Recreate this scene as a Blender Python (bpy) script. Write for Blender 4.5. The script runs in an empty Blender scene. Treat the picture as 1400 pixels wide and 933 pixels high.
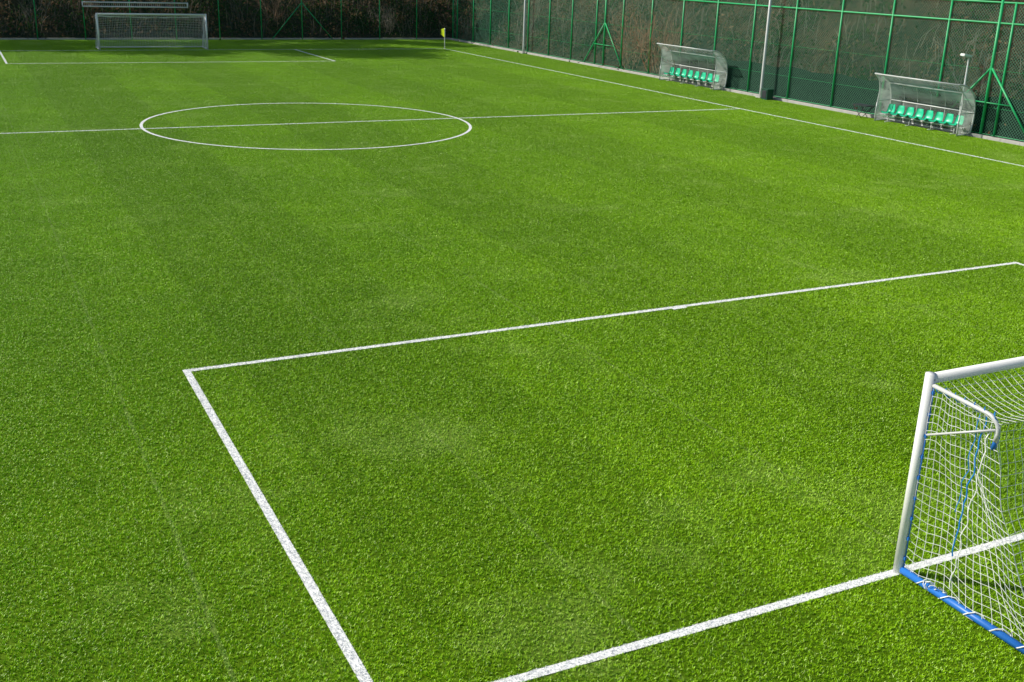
import bpy, math, random
import numpy as np
from mathutils import Vector, Matrix, noise as mn
random.seed(7); rng=np.random.default_rng(7)
S=bpy.context.scene; D=bpy.data
W=D.worlds.new("World"); S.world=W; W.use_nodes=True

# ---------------- camera (solved from the pitch geometry) ----------------
f,yaw,pitch,roll=1486.658,.4708,.3339,.0327
CP=Vector((-12.9454,-7.9265,6.6209))
fw=Vector((math.sin(yaw)*math.cos(pitch),math.cos(yaw)*math.cos(pitch),-math.sin(pitch)))
r=Vector((math.cos(yaw),-math.sin(yaw),0)); u=r.cross(fw)
r2=r*math.cos(roll)+u*math.sin(roll); u2=-r*math.sin(roll)+u*math.cos(roll)
cam=D.cameras.new("camera"); co=D.objects.new("camera",cam); S.collection.objects.link(co)
M=Matrix((r2,u2,-fw)).transposed().to_4x4(); M.translation=CP; co.matrix_world=M
cam.sensor_width=36; cam.lens=36*f/1400; cam.clip_start=.1; cam.clip_end=3000
S.camera=co

# ---------------- light ----------------
az=math.radians(-50); el=math.radians(36)
sv=Vector((math.sin(az)*math.cos(el),math.cos(az)*math.cos(el),math.sin(el)))
sl=D.lights.new("sun",'SUN'); sl.energy=5.0; sl.angle=math.radians(.53); sl.color=(1,.95,.84)
so=D.objects.new("sun",sl); S.collection.objects.link(so); so.rotation_euler=sv.to_track_quat('Z','Y').to_euler(); so.location=(-30,40,50)
nt=W.node_tree; nt.nodes.clear()
sk=nt.nodes.new('ShaderNodeTexSky'); sk.sky_type='NISHITA'; sk.sun_disc=False; sk.sun_elevation=el; sk.sun_rotation=az
bg=nt.nodes.new('ShaderNodeBackground'); bg.inputs[1].default_value=.11
wo=nt.nodes.new('ShaderNodeOutputWorld'); nt.links.new(sk.outputs[0],bg.inputs[0]); nt.links.new(bg.outputs[0],wo.inputs[0])
S.view_settings.view_transform='Standard'; S.view_settings.look='None'; S.view_settings.exposure=0

# ---------------- node helpers ----------------
class NB:
    def __init__(s,name):
        s.m=D.materials.new(name); s.m.use_nodes=True; s.t=s.m.node_tree; s.t.nodes.clear()
        s.out=s.t.nodes.new('ShaderNodeOutputMaterial')
    def n(s,ty,ins=None,**kw):
        nd=s.t.nodes.new(ty)
        for k,v in kw.items(): setattr(nd,k,v)
        if ins:
            for k,v in ins.items():
                if isinstance(v,bpy.types.NodeSocket): s.t.links.new(v,nd.inputs[k])
                elif v is not None: nd.inputs[k].default_value=v
        return nd
    def math(s,op,a,b=None,c=None,clamp=False):
        i={0:a}
        if b is not None:i[1]=b
        if c is not None:i[2]=c
        nd=s.n('ShaderNodeMath',i,operation=op); nd.use_clamp=clamp; return nd.outputs[0]
    def mix(s,fac,a,b,blend='MIX'):
        nd=s.n('ShaderNodeMix',data_type='RGBA',blend_type=blend)
        for k,v in ((0,fac),(6,a),(7,b)):
            if isinstance(v,bpy.types.NodeSocket): s.t.links.new(v,nd.inputs[k])
            else: nd.inputs[k].default_value=v if not isinstance(v,tuple) or len(v)==4 else (*v,1)
        return nd.outputs[2]
    def noise(s,scale,detail=3,rough=.55,vec=None,dim='3D'):
        nd=s.n('ShaderNodeTexNoise',{'Scale':scale,'Detail':detail,'Roughness':rough}); 
        if vec is not None: s.t.links.new(vec,nd.inputs['Vector'])
        return nd.outputs['Fac']
    def ramp(s,fac,stops):
        nd=s.n('ShaderNodeValToRGB',{0:fac}); cr=nd.color_ramp
        while len(cr.elements)<len(stops): cr.elements.new(.5)
        for e,(p,c) in zip(cr.elements,stops): e.position=p; e.color=(*c,1) if len(c)==3 else c
        return nd.outputs[0]
    def pos(s): return s.n('ShaderNodeNewGeometry').outputs['Position']
    def finish(s,sh): s.t.links.new(sh,s.out.inputs[0]); return s.m
    def bsdf(s,col,rough=.6,spec=.4,metal=0,bump=None,bs=.3,bd=.01):
        i={'Roughness':rough,'Specular IOR Level':spec,'Metallic':metal}
        p=s.n('ShaderNodeBsdfPrincipled',i)
        if isinstance(col,bpy.types.NodeSocket): s.t.links.new(col,p.inputs['Base Color'])
        else: p.inputs['Base Color'].default_value=(*col,1)
        if bump is not None:
            b=s.n('ShaderNodeBump',{'Height':bump,'Strength':bs,'Distance':bd}); s.t.links.new(b.outputs[0],p.inputs['Normal'])
        return p.outputs[0]
def simple(name,col,rough=.5,spec=.4,metal=0,var=.15,scale=6):
    b=NB(name); nz=b.noise(scale,4,.6,b.pos())
    c=b.mix(nz,tuple(x*(1-var) for x in col),tuple(min(1,x*(1+var)) for x in col))
    return b.finish(b.bsdf(c,rough,spec,metal,bump=nz,bs=.15,bd=.005))

# ---------------- pitch layout ----------------
T=22.45; L=75.0; HW=37.15; R=6.75; b_=10.05
SEG=[((-T,0),(T,0)),((-10.09,-.06),(-10.08,9.74)),((-10.14,9.68),(10.0,9.80)),((10.0,9.86),(10.05,0)),
     ((-T,-.05),(-T,L+.05)),((22.75,-.05),(22.35,L+.05)),((-T,37.38),(22.5,37.08)),
     ((-T,L),(22.4,L)),((-10.15,L),(-10.15,65.6)),((-10.2,65.6),(10.2,65.25)),((10.15,65.2),(10.1,L)),
     ((-.32,9.66),(.02,9.68))]
LWID=.12
class MBld:
    def __init__(s): s.v=[];s.f=[];s.mi=[];s.sm=[]
    def add(s,vs,fs,m=0,smooth=False):
        o=len(s.v); s.v+= [tuple(x) for x in vs]
        for q in fs: s.f.append(tuple(o+i for i in q)); s.mi.append(m); s.sm.append(smooth)
    def tube(s,pts,r,m=0,n=6,cap=True,taper=None):
        pts=[Vector(p) for p in pts]; vs=[];k=len(pts)
        prev=None
        for i,p in enumerate(pts):
            d=(pts[min(i+1,k-1)]-pts[max(i-1,0)]).normalized()
            if prev is None:
                a=Vector((0,0,1)) if abs(d.z)<.9 else Vector((1,0,0)); x=d.cross(a).normalized()
            else: x=(prev-d*prev.dot(d)).normalized()
            prev=x; y=d.cross(x)
            rr=r if taper is None else r*(1-(1-taper)*i/(k-1))
            for j in range(n):
                t=2*math.pi*(j+.5)/n; vs.append(p+x*math.cos(t)*rr+y*math.sin(t)*rr)
        fs=[(i*n+j,i*n+(j+1)%n,(i+1)*n+(j+1)%n,(i+1)*n+j) for i in range(k-1) for j in range(n)]
        if cap: fs+=[tuple(range(n))[::-1],tuple((k-1)*n+j for j in range(n))]
        s.add(vs,fs,m,n>=6)
    def box(s,c,h,m=0,rot=None):
        vs=[]
        for x in(-1,1):
            for y in(-1,1):
                for z in(-1,1):
                    p=Vector((x*h[0],y*h[1],z*h[2]))
                    if rot: p=rot@p
                    vs.append(p+Vector(c))
        s.add(vs,[(0,1,3,2),(4,6,7,5),(0,4,5,1),(2,3,7,6),(0,2,6,4),(1,5,7,3)],m)
    def obj(s,name,mats,parent=None,bevel=None):
        me=D.meshes.new(name); me.from_pydata(s.v,[],s.f)
        for m in mats: me.materials.append(m)
        me.polygons.foreach_set('material_index',s.mi); me.polygons.foreach_set('use_smooth',s.sm); me.update()
        o=D.objects.new(name,me); S.collection.objects.link(o)
        if parent: o.parent=parent
        if bevel:
            bm=o.modifiers.new('bevel','BEVEL'); bm.width=bevel; bm.segments=2; bm.limit_method='ANGLE'
        return o

# ---------------- turf materials ----------------
def line_mask(b,P):
    nz=b.n('ShaderNodeTexNoise',{'Scale':20,'Detail':1,'Vector':P})
    off=b.n('ShaderNodeVectorMath',{0:nz.outputs['Color'],1:(.5,.5,.5)},operation='SUBTRACT')
    of2=b.n('ShaderNodeVectorMath',{0:off.outputs[0],'Scale':.025},operation='SCALE')
    pw=b.n('ShaderNodeVectorMath',{0:P,1:of2.outputs[0]},operation='ADD').outputs[0]
    xyz=b.n('ShaderNodeSeparateXYZ',{0:pw}); x,y=xyz.outputs[0],xyz.outputs[1]
    acc=None
    for A,B in SEG:
        A=Vector(A);B=Vector(B); t=(B-A); ln=t.length; t/=ln; nn=Vector((-t.y,t.x)); mid=(A+B)/2
        uu=b.math('ABSOLUTE',b.math('MULTIPLY_ADD',x,nn.x,b.math('MULTIPLY_ADD',y,nn.y,-mid.dot(nn))))
        ss=b.math('ABSOLUTE',b.math('MULTIPLY_ADD',x,t.x,b.math('MULTIPLY_ADD',y,t.y,-mid.dot(t))))
        m=b.math('MULTIPLY',b.math('LESS_THAN',uu,LWID/2),b.math('LESS_THAN',ss,ln/2))
        acc=m if acc is None else b.math('MAXIMUM',acc,m)
    dx=b.math('SUBTRACT',x,.15); dy=b.math('SUBTRACT',y,HW+.05)
    rr=b.math('SQRT',b.math('ADD',b.math('MULTIPLY',dx,dx),b.math('MULTIPLY',dy,dy)))
    m=b.math('LESS_THAN',b.math('ABSOLUTE',b.math('SUBTRACT',rr,R)),LWID/2)
    return b.math('MAXIMUM',acc,m)
def turf_color(b,P,br):
    sep=b.n('ShaderNodeSeparateXYZ',{0:P})
    big=b.noise(.13,2,.6,P)
    c=b.mix(b.ramp(big,[(.35,(0,0,0)),(.68,(1,1,1))]),(.285*br,.54*br,.002*br),(.36*br,.64*br,.004*br))
    mid=b.noise(1.1,2,.65,P)
    c=b.mix(b.math('MULTIPLY',b.ramp(mid,[(.4,(0,0,0)),(.7,(1,1,1))]),.35),c,(.19*br,.40*br,.002*br))
    s=b.math('ABSOLUTE',b.math('SUBTRACT',b.math('FRACT',b.math('MULTIPLY_ADD',sep.outputs[0],.25,.31)),.5))
    seam=b.math('MULTIPLY',b.math('LESS_THAN',s,.007),b.math('MULTIPLY',mid,.35))
    c=b.mix(seam,c,(.55,.66,.25))
    st=b.math('LESS_THAN',b.math('FRACT',b.math('MULTIPLY_ADD',sep.outputs[0],.125,.155)),.5)
    c=b.mix(b.math('MULTIPLY',st,.30),c,(.18*br,.37*br,.002*br))
    w=b.noise(.3,3,.72,P)
    c=b.mix(b.math('MULTIPLY',b.ramp(w,[(.54,(0,0,0)),(.74,(1,1,1))]),.35),c,(.52,.68,.16))
    return c
b=NB('turf_base'); P=b.pos()
c=turf_color(b,P,.36); fn=b.noise(60,2,.7,P)
c=b.mix(b.math('MULTIPLY',fn,.6),c,(.04,.09,.003)); 
turf_mat=b.finish(b.bsdf(c,.85,.1,bump=fn,bs=.6,bd=.015))
def blade_material(name,lines):
    b=NB(name); P=b.pos(); at=b.n('ShaderNodeAttribute',attribute_name='tint')
    c=turf_color(b,P,1.0)
    v=b.math('MULTIPLY_ADD',at.outputs['Fac'],.8,.6)
    vm=b.n('ShaderNodeVectorMath',{0:c,'Scale':v},operation='SCALE').outputs[0]
    pale=b.math('GREATER_THAN',at.outputs['Fac'],.93)
    c=b.mix(b.math('MULTIPLY',pale,.5),vm,(.88,.95,.45))
    if lines: c=b.mix(line_mask(b,P),c,(.93,.93,.92))
    return b.finish(b.bsdf(c,.38,.28))
blade_mat=blade_material('turf_blade',False); blade_line=blade_material('turf_blade_marked',True)
b=NB('line_white'); P=b.pos(); nz=b.noise(40,3,.6,P)
line_mat=b.finish(b.bsdf(b.mix(nz,(.82,.83,.8),(.9,.9,.88)),.8,.2,bump=nz,bs=.3,bd=.01))

# ---------------- ground sheet with the hillside ----------------
def hz(x,y):
    a=max(0,x-28.0); bb=max(0,y-86.2)
    ha=min(13,a*.78); hb=min(10,bb*.66)
    h=max(ha,hb)
    if ha>0 and hb>0: h=max(ha,hb)+.25*min(ha,hb)
    if h>0:
        n=mn.fractal(Vector((x*.22,y*.22,0)),.9,2.1,5); h+=n*.75*min(1,h/1.0)
    return h-.03
def axis(lo,hi,step,far):
    a=list(np.arange(lo,hi+1e-6,step)); g=step
    l=[];x=lo
    while x>-far: g*=1.45; x-=g; l.append(x)
    h=[];x=hi;g=step
    while x<far: g*=1.45; x+=g; h.append(x)
    return l[::-1]+a+h
xs=[v for v in axis(-30,27.5,2.5,1500) if v<27.6]+list(np.arange(28,52,.35))+[54,58,64,75,95,130,200,350,700,1500]
ys=[v for v in axis(-30,85,2.5,1500) if v<85.6]+list(np.arange(85.9,104,.35))+[106,110,116,125,140,170,230,350,700,1500]
mb=MBld(); nx=len(xs)
mb.v=[(x,y,hz(x,y)) for y in ys for x in xs]
mb.f=[(j*nx+i,j*nx+i+1,(j+1)*nx+i+1,(j+1)*nx+i) for j in range(len(ys)-1) for i in range(nx-1)]
mb.mi=[0]*len(mb.f); mb.sm=[True]*len(mb.f)
b=NB('hillside_earth'); P=b.pos(); n1=b.noise(.45,6,.65,P); n2=b.noise(5,5,.7,P); n3=b.noise(22,4,.7,P)
c=b.ramp(n1,[(.3,(.016,.026,.01)),(.48,(.05,.042,.025)),(.6,(.11,.072,.044)),(.75,(.034,.05,.018))])
c=b.mix(b.ramp(n2,[(.5,(0,0,0)),(.7,(1,1,1))]),c,(.2,.14,.085))
c=b.mix(b.ramp(n3,[(.35,(1,1,1)),(.55,(0,0,0))]),c,(.007,.009,.005))
hm=b.finish(b.bsdf(c,.9,.1,bump=n3,bs=1,bd=.12))
mb.obj('ground',[hm])

# turf sheet
mb=MBld(); mb.add([(-26,-14,.0),(27.1,-14,.0),(27.1,85.4,.0),(-26,85.4,.0)],[(0,1,2,3)]); mb.obj('artificial_turf',[turf_mat])
# markings sheet
mb=MBld()
for k,(A,B) in enumerate(SEG):
    A=Vector(A);B=Vector(B);t=(B-A).normalized();n_=Vector((-t.y,t.x))*LWID/2; z=.008+.0006*k
    mb.add([(*(A-n_),z),(*(B-n_),z),(*(B+n_),z),(*(A+n_),z)],[(0,1,2,3)])
N=128; vs=[]
for i in range(N):
    a=2*math.pi*i/N
    for rr in(R-LWID/2,R+LWID/2): vs.append((.15+rr*math.cos(a),HW+.05+rr*math.sin(a),.016))
mb.add(vs,[(2*i,2*i+1,(2*i+3)%(2*N),(2*i+2)%(2*N)) for i in range(N)])
mb.obj('pitch_markings',[line_mat])

# blades: patch variants instanced (0-3 plain, 4-7 with the markings dyed in)
coll=D.collections.new('turf_patches')
for vi in range(8):
    NC=1400; per=4
    cx=rng.random((NC,2))-.5; la=rng.random(NC)*2*math.pi; lt=rng.random(NC)
    ci=np.repeat(np.arange(NC),per); n=len(ci)
    base=cx[ci]+rng.normal(0,.009,(n,2))
    ang=la[ci]+rng.normal(0,1.3,n); hgt=.017+.015*rng.random(n); lean=hgt*(.35+1.0*rng.random(n))
    wdt=.0022+.0020*rng.random(n)
    dirv=np.stack([np.cos(ang),np.sin(ang)],1); wa=ang+math.pi/2+rng.normal(0,.6,n); wv=np.stack([np.cos(wa),np.sin(wa)],1)*wdt[:,None]
    z0=np.zeros(n)
    p0=np.column_stack([base-wv,z0]); p1=np.column_stack([base+wv,z0])
    m=base+dirv*(lean*.35)[:,None]; p2=np.column_stack([m+wv*.85,hgt*.62]); p3=np.column_stack([m-wv*.85,hgt*.62])
    tp=base+dirv*lean[:,None]; p4=np.column_stack([tp,hgt])
    V=np.stack([p0,p1,p2,p3,p4],1).reshape(-1,3)
    k=np.arange(n)*5
    F=[(a,a+1,a+2,a+3) for a in k.tolist()]+[(a+3,a+2,a+4) for a in k.tolist()]
    me=D.meshes.new('turf_patch'); me.from_pydata(V.tolist(),[],F); me.materials.append(blade_mat if vi<4 else blade_line)
    at=me.attributes.new('tint','FLOAT','POINT')
    tv=np.clip(.4*lt[ci]+.6*rng.random(n),0,1); tv=np.where(rng.random(n)>.95,1.0,tv*.92)
    at.data.foreach_set('value',np.repeat(tv,5).astype(np.float32)); me.update()
    o=D.objects.new('turf_patch_%d'%vi,me); coll.objects.link(o)
pts=[];idx=[]
for x in range(-26,27):
    for y in range(-8,85):
        p=Vector((x+.5,y+.5)); pts.append((p.x,p.y,0)); near=False
        for A,B in SEG:
            A=Vector(A);B=Vector(B); t=B-A; k=max(0,min(1,(p-A).dot(t)/t.length_squared))
            if (A+t*k-p).length<.9: near=True
        if abs((p-Vector((.15,HW+.05))).length-R)<.9: near=True
        idx.append(int(rng.integers(0,4))+(4 if near else 0))
me=D.meshes.new('turf_grass'); me.from_pydata(pts,[],[]); tg=D.objects.new('turf_grass',me); S.collection.objects.link(tg)
at=me.attributes.new('pidx','INT','POINT'); at.data.foreach_set('value',idx)
g=D.node_groups.new('scatter','GeometryNodeTree'); g.is_modifier=True
g.interface.new_socket('Geometry',in_out='INPUT',socket_type='NodeSocketGeometry'); g.interface.new_socket('Geometry',in_out='OUTPUT',socket_type='NodeSocketGeometry')
gi=g.nodes.new('NodeGroupInput'); go=g.nodes.new('NodeGroupOutput')
ip=g.nodes.new('GeometryNodeInstanceOnPoints'); ci_=g.nodes.new('GeometryNodeCollectionInfo'); ci_.inputs[0].default_value=coll
ci_.inputs['Separate Children'].default_value=True; ci_.inputs['Reset Children'].default_value=True
na=g.nodes.new('GeometryNodeInputNamedAttribute'); na.data_type='INT'; na.inputs[0].default_value='pidx'
def sock(node,name,ty): return [s for s in node.inputs if s.name==name and s.type==ty][0]
mu=g.nodes.new('ShaderNodeMath'); mu.operation='MULTIPLY'; mu.inputs[1].default_value=math.pi/2
cb=g.nodes.new('ShaderNodeCombineXYZ'); ra=g.nodes.new('FunctionNodeRandomValue'); ra.data_type='INT'; sock(ra,'Min','INT').default_value=0; sock(ra,'Max','INT').default_value=3; sock(ra,'Seed','INT').default_value=5
io=lambda nd:[s for s in nd.outputs if s.type=='INT' and s.enabled][0]
lk=g.links.new
lk(gi.outputs[0],ip.inputs['Points']); lk(ci_.outputs[0],ip.inputs['Instance']); ip.inputs['Pick Instance'].default_value=True
lk(na.outputs[0],ip.inputs['Instance Index']); lk(io(ra),mu.inputs[0]); lk(mu.outputs[0],cb.inputs[2]); lk(cb.outputs[0],ip.inputs['Rotation']); lk(ip.outputs[0],go.inputs[0])
md=tg.modifiers.new('scatter','NODES'); md.node_group=g

# ---------------- shared materials ----------------
white=simple('white_paint',(.82,.82,.80),.35,.5,0,.04,8)
blue=simple('blue_paint',(.02,.16,.55),.4,.5,0,.15,10)
netw=simple('net_cord',(.82,.83,.81),.7,.2,0,.05,10)
ropeb=simple('blue_rope',(.02,.22,.62),.7,.2)
green=simple('green_paint',(.012,.38,.12),.45,.5,0,.2,3)
galv=simple('galvanised_steel',(.6,.61,.6),.45,.5,.1,.12,5)
conc=simple('concrete',(.45,.44,.40),.85,.2,0,.3,3)
dark=simple('dark_steel',(.03,.035,.04),.5,.4)
seatm=simple('seat_plastic',(.012,.50,.27),.35,.5,0,.08,8)
b=NB('polycarbonate'); P=b.pos()
mp=b.n('ShaderNodeMapping',{0:P,'Scale':(1,.35,2.2)}); nz=b.noise(1.4,3,.5,mp.outputs[0])
tp=b.n('ShaderNodeBsdfTransparent',{0:(.88,.93,.9,1)}); df=b.n('ShaderNodeBsdfTranslucent',{0:(.85,.9,.86,1)}); dd=b.n('ShaderNodeBsdfDiffuse',{0:(.75,.79,.75,1)})
gl=b.n('ShaderNodeBsdfGlossy',{0:(.95,.95,.95,1),'Roughness':.12})
a1=b.n('ShaderNodeMixShader',{0:.45,1:df.outputs[0],2:dd.outputs[0]})
a2=b.n('ShaderNodeMixShader',{0:b.ramp(nz,[(.36,(.18,)*3),(.66,(.5,)*3)]),1:tp.outputs[0],2:a1.outputs[0]})
fr=b.n('ShaderNodeFresnel',{0:1.5}); a3=b.n('ShaderNodeMixShader',{0:fr.outputs[0],1:a2.outputs[0],2:gl.outputs[0]})
poly=b.finish(a3.outputs[0])
def mesh_mat(name,axis,cell,wire,col):
    b=NB(name); P=b.pos(); s=b.n('ShaderNodeSeparateXYZ',{0:P}); h=s.outputs[axis]; z=s.outputs[2]
    d1=b.math('ABSOLUTE',b.math('SUBTRACT',b.math('FRACT',b.math('MULTIPLY',b.math('ADD',h,z),1/cell)),.5))
    d2=b.math('ABSOLUTE',b.math('SUBTRACT',b.math('FRACT',b.math('MULTIPLY',b.math('SUBTRACT',h,z),1/cell)),.5))
    m=b.math('LESS_THAN',b.math('MINIMUM',d1,d2),wire/cell/2*1.41)
    p=b.bsdf(col,.5,.4); t=b.n('ShaderNodeBsdfTransparent')
    x=b.n('ShaderNodeMixShader',{0:m,1:t.outputs[0],2:p}); return b.finish(x.outputs[0])
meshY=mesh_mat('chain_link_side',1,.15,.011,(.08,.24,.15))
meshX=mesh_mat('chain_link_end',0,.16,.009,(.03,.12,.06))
screen=simple('windscreen_fabric',(.006,.016,.012),.8,.15,0,.4,2)

# ---------------- goals ----------------
def cord_grid(mb,fn,ns,nt_,r,m):
    P=[[fn(i/ns,j/nt_) for j in range(nt_+1)] for i in range(ns+1)]
    for i in range(ns+1): mb.tube(P[i],r,m,3,False)
    for j in range(nt_+1): mb.tube([P[i][j] for i in range(ns+1)],r,m,3,False)
def goal(y,sg,basecol,rc,rp=.06,detail=True,x0=0):
    # sg: -1 net extends to -Y
    mb=MBld(); G=3.66+rp; H=2.5-rp
    for s in(-1,1):
        mb.tube([(x0+s*G,y,0),(x0+s*G,y,H+rp)],rp,0,16)
        # top arm with rounded end returning down to post strut
        A=[(x0+s*G,y+sg*.05,H-.06)]
        A+=[(x0+s*G,y+sg*.80,H-.10)]+[(x0+s*G,y+sg*(.80+.17*math.sin(t)),H-.27+.17*math.cos(t)) for t in np.linspace(.3,1.57,5)]
        A+=[(x0+s*G,y+sg*.95,H-.36)]
        mb.tube(A,.024,3 if detail else 0,8)
        mb.tube([(x0+s*G,y+sg*.05,1.78),(x0+s*G,y+sg*.93,H-.24)],.014,3 if detail else 0,6)
        mb.tube([(x0+s*G,y+sg*.06,.06),(x0+s*G,y+sg*2.0,.05)],.045,1,8)
        if detail:
            mb.tube([(x0+s*G,y+sg*(rp+.012),.05),(x0+s*G,y+sg*(rp+.012),H-.05)],.008,1,6)
            mb.tube([(x0+s*(G-.02),y+sg*.955,H-.30),(x0+s*(G-.02),y+sg*.93,H-.46)],.028,1,8)
            for k in range(9): mb.box((x0+s*G,y+sg*(rp+.006),.22+k*.26),(.015,.016,.02),1)
    mb.tube([(x0-G,y,H),(x0+G,y,H)],rp,0,16)
    mb.tube([(x0-G,y+sg*2.0,.05),(x0+G,y+sg*2.0,.05)],.04,1,8)
    nz=lambda a,b_,c:mn.noise(Vector((a,b_,c)))
    def side(s):
        def fn(a,t): # a depth, t height
            dep=.92+1.08*(1-t)**1.6; zz=.05+(H-.12)*t - .10*a*(1-abs(2*t-1))-.08*a*t
            sag=.12*math.sin(math.pi*a)*math.sin(math.pi*t)
            return Vector((x0+s*(G-.0)-s*sag+.05*nz(a*3,t*3,s),y+sg*(.07+dep*a+.09*a*nz(a*4,t*5,5+s)),zz+.06*nz(a*5,t*4,9)))
        return fn
    sL=side(-1); sR=side(1)
    nv=22
    cord_grid(mb,sL,17,nv,rc,2); cord_grid(mb,sR,17,nv,rc,2)
    def back(a,t):
        p=sL(1,t).lerp(sR(1,t),a); k=math.sin(math.pi*min(1,max(0,a)))
        return p+Vector((.03*nz(a*20,t*4,2),sg*(-.12*k*math.sin(math.pi*t))+.04*nz(a*15,t*4,3),-.10*k*t))
    cord_grid(mb,back,66,nv,rc,2)
    def roof(a,t):
        p0=Vector((x0-G+2*G*a,y+sg*.06,H-.03)); q=back(a,1); p=p0.lerp(q,t); p.z-=.10*math.sin(math.pi*t)*(1+.4*nz(a*12,t*3,7)); return p
    cord_grid(mb,roof,66,9,rc,2)
    if detail:
        # bright ropes lacing the net to the frame
        for s in(-1,1):
            pts=[]
            for i in range(60):
                t=i/59; a=t*14; pts.append((x0+s*G+.035*math.cos(a*3)-.02*s,y+sg*(.05+.88*t),H-.08+.04*math.sin(a*3)-.02*t))
            mb.tube(pts,.006,4,4,False)
            for q,(yy,rr_,mm,nn) in enumerate(((.78,.008,4,24),(.86,.006,2,29),(.70,.005,4,17))):
                pts=[(x0+s*G-s*.02+.03*mn.noise(Vector((i*.5,1+q*3,s))),y+sg*(yy-.10*i/20+.05*mn.noise(Vector((i*.4,5+q*2,s)))),H-.15-i*.075) for i in range(nn)]
                mb.tube(pts,rr_,mm,4,False)
            pts=[(x0+s*G+.05*math.sin(i*1.1),y+sg*(.1+i*.06),.07+.055*math.cos(i*1.1)) for i in range(32)]
            mb.tube(pts,.008,2,4,False)
            for k in range(5):
                c=Vector((x0+s*G,y+sg*(.45+.05*k),.06)); mb.tube([c+Vector((.07*math.cos(t+k)+.01*k,.05*math.sin(t*1.0),.05*math.sin(t+k*.7)+.02)) for t in np.linspace(0,5.6,9)],.006,2,4,False)
    return mb.obj('football_goal',[white,basecol,netw,galv if detail else white,ropeb])
goal(0,-1,blue,.0034,.06,True)
goal(75.35,1,white,.006,.065,False)
# folded goal frame stored high on the end fence
mb=MBld(); 
for z in(2.50,2.82): mb.tube([(-3.6,85.12,z),(4.3,85.12,z)],.05,0,8)
for x in(-3.6,4.3): mb.tube([(x,85.12,2.45),(x,85.12,2.87)],.05,0,8)
for i in range(53): mb.tube([(-3.6+i*.15,85.12,2.5),(-3.6+i*.15+.05,85.14,2.82)],.008,1,3,False)
for x in(-2.5,.3,3.2): mb.tube([(x,85.12,2.86),(x,85.3,2.9)],.015,0,5)
mb.obj('folded_goal_frame',[white,netw])

# ---------------- kerbs and fences ----------------
mb=MBld()
y=-14
while y<85.3:
    mb.box((27.28,y+.498,.03),(.09,.495,.09),0); y+=1
x=-26
while x<27:
    mb.box((x+.498,85.55,.02),(.495,.09,.09),0); x+=1
mb.obj('concrete_kerb',[conc],bevel=.01)

FX=27.48
def post(mb,x,y,h,r=.045,m=0): mb.tube([(x,y,-.05),(x,y,h)],r,m,8)
mb=MBld(); ys_=[25.6+3.45*k for k in range(-11,18)]
ys_=[y for y in ys_ if y<85]+[85.2]
for y in ys_: post(mb,FX,y,5.75,.055)
for z in(4.85,5.7): mb.tube([(FX+.0,ys_[0],z),(FX,85.2,z)],.045,0,8)
mb.tube([(FX,ys_[0],.15),(FX,85.2,.15)],.015,0,5)
for ya in(58.9,26.3,-8.9):
    post(mb,FX-.02,ya,5.9,.07)
    for s in(-1,1): mb.tube([(FX-.03,ya,3.0),(FX-.06,ya+s*2.7,.05)],.045,0,8)
    mb.tube([(FX-.04,ya-1.3,1.5),(FX-.04,ya+1.3,1.5)],.025,0,6)
x=FX+.05
for z in(1.3,2.9): mb.tube([(x-.02,ys_[0],z),(x-.02,85.2,z)],.006,0,4)
mb.add([(x,ys_[0],.1),(x,85.2,.1),(x,85.2,5.7),(x,ys_[0],5.7)],[(0,1,2,3)],1)
# dark fabric on the lower part, slightly wavy top edge
n=120; vs=[];fs=[]
for i in range(n+1):
    yy=10+ (52-10)*i/n; t=1.75+.06*math.sin(yy*1.8)+.05*mn.noise(Vector((yy,0,0)))
    vs+= [(x+.05+.02*math.sin(yy*3.1),yy,.08),(x+.05+.03*math.sin(yy*2.3),yy,t)]
fs=[(2*i,2*i+2,2*i+3,2*i+1) for i in range(n)]
mb.add(vs,fs,2)
mb.obj('chain_link_fence',[green,meshY,screen])
mb=MBld(); FY=85.3
xs_=[FX-3.45*k for k in range(0,16)]
for x in xs_[1:]: post(mb,x,FY,5.75,.04)
for z in(4.85,5.7): mb.tube([(xs_[-1],FY,z),(FX,FY,z)],.03,0,8)
mb.add([(xs_[-1],FY+.05,.1),(FX,FY+.05,.1),(FX,FY+.05,5.7),(xs_[-1],FY+.05,5.7)],[(0,1,2,3)],1)
xa=xs_[4]
for s in(-1,1): mb.tube([(xa,FY-.05,3.0),(xa+s*2.6,FY-.08,.05)],.035,0,8)
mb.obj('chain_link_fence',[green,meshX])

# ---------------- poles ----------------
def pole(x,y,h,r):
    mb=MBld(); mb.tube([(x,y,0),(x,y,.5),(x,y,h)],r,0,12,taper=.7)
    mb.box((x,y,.02),(.2,.2,.06),2)
    mb.tube([(x,y-.9,h),(x,y+.9,h)],.04,0,8)
    for s in(-.7,0,.7):
        mb.box((x-.18,y+s,h+.12),(.10,.2,.14),1,Matrix.Rotation(-.5,3,'Y')); 
    mb.obj('floodlight_pole',[galv,dark,conc])
pole(27.0,70.2,12,.10); pole(26.95,41.0,12,.095)
mb=MBld(); mb.box((26.75,40.2,.27),(.22,.25,.27),0); mb.box((26.75,40.2,.56),(.25,.28,.02),0); mb.box((26.52,40.2,.3),(.01,.18,.2),1)
mb.obj('electrical_cabinet',[simple('cabinet_green',(.01,.07,.04),.5),dark],bevel=.01)
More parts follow.
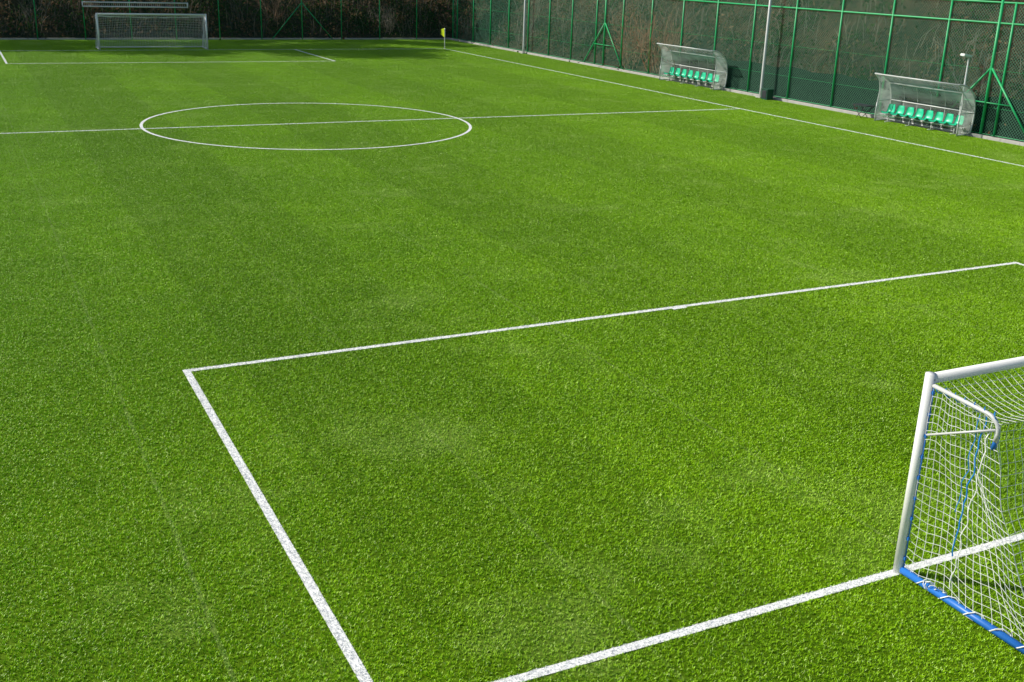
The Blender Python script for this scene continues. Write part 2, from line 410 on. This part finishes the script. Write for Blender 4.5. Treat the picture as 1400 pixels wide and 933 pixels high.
# small lamp post by the dugout
mb=MBld(); lx,ly=27.05,26.35+.9
mb.tube([(lx,ly,0),(lx,ly,3.35)],.05,0,10,taper=.8); mb.tube([(lx,ly,3.33),(lx-.1,ly+.03,3.42),(lx-.25,ly+.03,3.42)],.022,0,8)
mb.box((lx-.16,ly+.03,3.43),(.24,.12,.05),1,Matrix.Rotation(.15,3,'Y')); mb.box((lx-.17,ly+.03,3.365),(.18,.09,.012),2,Matrix.Rotation(.15,3,'Y'))
mb.obj('street_lamp',[galv,white,galv],bevel=.01)

# ---------------- dugouts ----------------
PRF=[(.78,.08),(.86,.55),(.87,1.0),(.80,1.42),(.62,1.80),(.32,2.06),(-.02,2.19),(-.38,2.24)]
def smoothp(P,n=4):
    out=[]
    for i in range(len(P)-1):
        p0=P[max(i-1,0)];p1=P[i];p2=P[i+1];p3=P[min(i+2,len(P)-1)]
        for k in range(n):
            t=k/n; out.append(tuple(.5*((2*p1[j])+(-p0[j]+p2[j])*t+(2*p0[j]-5*p1[j]+4*p2[j]-p3[j])*t*t+(-p0[j]+3*p1[j]-3*p2[j]+p3[j])*t**3) for j in(0,1)))
    return out+[P[-1]]
def dugout(x0,y0,y1,ns):
    mb=MBld(); pf=smoothp(PRF); fr_=smoothp([(-.38,2.24),(-.06,1.95),(.06,1.5),(.02,1.0),(-.02,.5),(0,.08)],3)
    n=len(pf); nb=6
    mb.add([(x0+p[0],y,p[1]) for y in(y0,y1) for p in pf],[(i,i+1,n+i+1,n+i) for i in range(n-1)],1,True)
    for k in range(nb+1):
        y=y0+(y1-y0)*k/nb; mb.tube([(x0+p[0]+.012,y,p[1]+.012) for p in pf],.035 if k in(0,nb) else .018,0,6)
    for y in(y0,y1):
        mb.tube([(x0+p[0],y,p[1]) for p in fr_],.024,0,6)
        # side panel polygon strip between front curve and profile
        m_=len(fr_); a=[]
        for i in range(14):
            t=i/13; A=pf[::-1][min(n-1,int(round(t*(n-1))))]; B=fr_[min(m_-1,int(round(t*(m_-1))))]; a+=[(x0+A[0],y,A[1]),(x0+B[0],y,B[1])]
        mb.add(a,[(2*i,2*i+1,2*i+3,2*i+2) for i in range(1,13)]+[(0,3,2)],1)
        mb.tube([(x0,y,.06),(x0+.78,y,.06)],.03,0,6); mb.tube([(x0+.03,y,1.0),(x0+.87,y,1.0)],.018,0,6)
        mb.tube([(x0,y,.9),(x0,y,0)],.03,0,6)
    for xx,z in((-.38,2.24),(.62,1.80),(.87,1.0),(.78,.08)): mb.tube([(x0+xx,y0,z),(x0+xx,y1,z)],.03,0,6)
    mb.tube([(x0+.42,y0,.34),(x0+.42,y1,.34)],.03,0,6); mb.tube([(x0+.30,y0,.34),(x0+.30,y1,.34)],.03,0,6)
    for k in range(4):
        y=y0+.5+(y1-y0-1)*k/3; mb.tube([(x0+.36,y,.34),(x0+.36,y,0)],.025,0,6); mb.tube([(x0+.15,y,.03),(x0+.7,y,.03)],.02,0,6)
    # bucket seats, facing the pitch (-X)
    sp=[(.10,.44),(.13,.475),(.22,.455),(.38,.43),(.50,.45),(.555,.54),(.585,.68),(.60,.82),(.615,.845)]
    pitch_=(y1-y0-.3)/ns
    for k in range(ns):
        yc=y0+.15+pitch_*(k+.5); w=.235; vs=[];nn=9
        for p in sp:
            for j in range(nn):
                s=j/(nn-1)*2-1; cup=.05*abs(s)**3
                wz=w*(1-.25*max(0,(p[1]-.6)/.25)**2) if p[1]>.6 else w
                up= cup if p[0]<.5 else 0; fwd= -cup if p[0]>=.5 else 0
                vs.append((x0+p[0]+fwd,yc+s*wz,p[1]+up))
        m_=len(sp); fs=[(i*nn+j,i*nn+j+1,(i+1)*nn+j+1,(i+1)*nn+j) for i in range(m_-1) for j in range(nn-1)]
        off=len(vs); vs+= [(v[0]+.02,v[1],v[2]-.02) for v in vs]
        fs+= [tuple(off+q for q in reversed(f_)) for f_ in fs]
        rim=[j for j in range(nn)]+[i*nn+nn-1 for i in range(1,m_)]+[(m_-1)*nn+j for j in range(nn-2,-1,-1)]+[i*nn for i in range(m_-2,0,-1)]
        fs+=[(rim[i],rim[(i+1)%len(rim)],off+rim[(i+1)%len(rim)],off+rim[i]) for i in range(len(rim))]
        mb.add(vs,fs,2,True)
    return mb.obj('team_dugout',[galv,poly,seatm])
dugout(26.38,26.65,31.65,8); dugout(26.45,44.7,50.3,8)
# little folding table
mb=MBld(); tx,ty=26.6,32.75
mb.box((tx,ty,.62),(.28,.5,.018),0)
for sx in(-1,1):
    for sy in(-1,1): mb.tube([(tx+sx*.24,ty+sy*.44,.61),(tx+sx*.2,ty-sy*.2,0)],.016,1,6)
    mb.tube([(tx+sx*.22,ty-.3,.3),(tx+sx*.22,ty+.3,.3)],.012,1,6)
mb.obj('folding_table',[dark,dark])
# corner flag
mb=MBld(); cx_,cy_=22.35,75.0
mb.tube([(cx_,cy_,0),(cx_,cy_,.9),(cx_,cy_,1.6)],.035,0,8)
vs=[]
for i in range(7):
    for j in range(5):
        a=i/6; t=j/4; vs.append((cx_-a*.34+.02*math.sin(t*3),cy_+.05*math.sin(a*6+t),1.62-.75*t-.10*a*(1-t)+.25*a*t))
mb.add(vs,[(i*5+j,i*5+j+1,i*5+j+6,i*5+j+5) for i in range(6) for j in range(4)],1,True)
b=NB('flag_yellow'); c=b.mix(b.noise(9,3,.6,b.pos()),(.6,.75,.03),(.8,.9,.06))
d1=b.n('ShaderNodeBsdfDiffuse',{0:c}); t1=b.n('ShaderNodeBsdfTranslucent',{0:c}); flagm=b.finish(b.n('ShaderNodeMixShader',{0:.5,1:d1.outputs[0],2:t1.outputs[0]}).outputs[0])
mb.obj('corner_flag',[white,flagm])

# ---------------- vegetation ----------------
def leafmat(name,cols):
    b=NB(name); P=b.pos(); n1=b.noise(1.3,3,.6,P); n2=b.noise(17,2,.6,P)
    c=b.ramp(b.math('ADD',b.math('MULTIPLY',n1,.6),b.math('MULTIPLY',n2,.4)),cols)
    d=b.n('ShaderNodeBsdfDiffuse',{0:c}); t=b.n('ShaderNodeBsdfTranslucent',{0:c}); m=b.n('ShaderNodeMixShader',{0:.3,1:d.outputs[0],2:t.outputs[0]})
    return b.finish(m.outputs[0])
lf_g=leafmat('ivy_leaf',[(.35,(.018,.045,.012)),(.5,(.04,.08,.02)),(.65,(.07,.11,.025))])
lf_b=leafmat('dead_leaf',[(.35,(.05,.03,.016)),(.5,(.18,.11,.06)),(.65,(.34,.23,.14))])
bark=simple('bark',(.09,.07,.05),.9,.1,0,.4,12)
twig_r=simple('red_twig',(.42,.25,.16),.8,.1,0,.3,12)
twig_g=simple('grey_twig',(.23,.20,.16),.8,.1,0,.4,12)
def leaves(mb,C,size,m,flat=None):
    n=len(C); a=rng.normal(0,1,(n,3)); a/=np.linalg.norm(a,axis=1)[:,None]; bq=np.cross(a,rng.normal(0,1,(n,3))); bq/=np.linalg.norm(bq,axis=1)[:,None]
    s=size*(.5+rng.random(n))[:,None]
    V=np.stack([C-a*s,C+bq*s*.55,C+a*s,C-bq*s*.55],1).reshape(-1,3)
    o=len(mb.v); mb.v+=V.tolist(); mb.f+=[(o+4*i,o+4*i+1,o+4*i+2,o+4*i+3) for i in range(n)]; mb.mi+=[m]*n; mb.sm+=[False]*n
# undergrowth covering hillside: clumps of ivy, dead leaves and bramble stems
mb=MBld()
def clump(x,y,rad,n,m,size):
    q=rng.normal(0,1,(n,3))*[rad,rad,rad*.6]; 
    C=np.array([[x+a,y+b2,hz(x+a,y+b2)+abs(c)] for a,b2,c in q]); leaves(mb,C,size,m)
for i in range(360):
    x=28.6+abs(rng.normal(0,5)); y=rng.uniform(12,90); clump(x,y,rng.uniform(.3,.9),75,0 if rng.random()<.55 else 1,.09)
for i in range(400):
    x=rng.uniform(-24,32); y=86.8+abs(rng.normal(0,3.2)); clump(x,y,rng.uniform(.3,1.0),80,0 if rng.random()<.45 else 1,.11)
for i in range(1500):
    if rng.random()<.5: x=28.4+abs(rng.normal(0,4)); y=rng.uniform(12,90)
    else: x=rng.uniform(-24,30); y=86.4+abs(rng.normal(0,3))
    z=hz(x,y); d=rng.normal(0,.5,2); h=rng.uniform(.5,1.8)
    mb.tube([(x,y,z-.1),(x+d[0]*.4,y+d[1]*.4,z+h*.7),(x+d[0],y+d[1],z+h)],.018,2,3,False,taper=.4)
mb.obj('undergrowth',[lf_g,lf_b,twig_g])
# bare shrubs behind the fence
def branch(mb,p,d,l,r_,lev,m):
    k=4; pts=[p]
    for i in range(k):
        d=(d+Vector(rng.normal(0,.13,3))+Vector((0,0,.06))).normalized(); pts.append(pts[-1]+d*l/k)
    mb.tube(pts,r_,m,4 if lev<2 else 3,False,taper=.5)
    if lev>0:
        for i in range(4):
            j=rng.integers(1,k+1); dd=(d+Vector(rng.normal(0,.5,3))).normalized()
            branch(mb,pts[j],dd,l*.62,r_*.5,lev-1,m)
def shrub(x,y,h,n,mat):
    mb=MBld()
    for i in range(n):
        a=rng.uniform(0,6.28); rr=rng.uniform(0,.7)
        px,py=x+rr*math.cos(a),y+rr*math.sin(a)
        branch(mb,Vector((px,py,hz(px,py)-.1)),Vector((.3*math.cos(a),.45*math.sin(a),1)).normalized(),h*rng.uniform(.4,.6),.030,2,0)
    mb.obj('bare_shrub',[mat])
shrub(28.3,53.2,4.8,26,twig_r); shrub(28.3,56.5,4.0,18,twig_r); shrub(28.3,51.0,2.8,12,twig_r)
shrub(28.8,43.6,2.4,7,twig_g); shrub(29,66,3.5,10,twig_g); shrub(29.2,75,3.5,10,twig_g); shrub(22,87.4,3,10,twig_g); shrub(12,87.6,3,9,twig_r); shrub(-7,87.6,3,9,twig_g)
# trees above the end bank
def tree(x,y,h):
    mb=MBld(); z=hz(x,y); top=Vector((x+rng.normal(0,.5),y+rng.normal(0,.5),z+h*.9))
    pts=[Vector((x,y,z-.3)).lerp(top,t)+Vector((*rng.normal(0,.12,2),0)) for t in np.linspace(0,1,7)]
    mb.tube(pts,h*.02,0,8,taper=.2)
    C=[]
    for i in range(int(26*max(1,h/16))):
        t=rng.uniform(.28,.95); p=Vector((x,y,z)).lerp(top,t); a=rng.uniform(0,6.28); ln=h*.25*(1.15-t)*rng.uniform(.6,1.15)+.5
        e=p+Vector((math.cos(a)*ln,math.sin(a)*ln,ln*rng.uniform(.2,.7))); mb.tube([p,p.lerp(e,.5)+Vector((0,0,-.1*ln)),e],h*.006,0,5,taper=.3)
        for q in range(3):
            c=p.lerp(e,rng.uniform(.5,1.1)); C.append(np.array(c)+rng.normal(0,1,(60,3))*[.8,.8,.55])
    leaves(mb,np.concatenate(C),.22,1); mb.obj('deciduous_tree',[bark,lf_g])
for x,y,h in((-46,92,22),(-38,93,22),(-30,96,20),(-22,92,22),(-14,91,25),(-8,90,25),(-2,92,20),(6,93,15),(14,95,15),(25,94,13),(34,90,12),(-33,80,11),(38,70,11),(40,52,12),(41,36,11),(43,18,12)): tree(x,y,h)
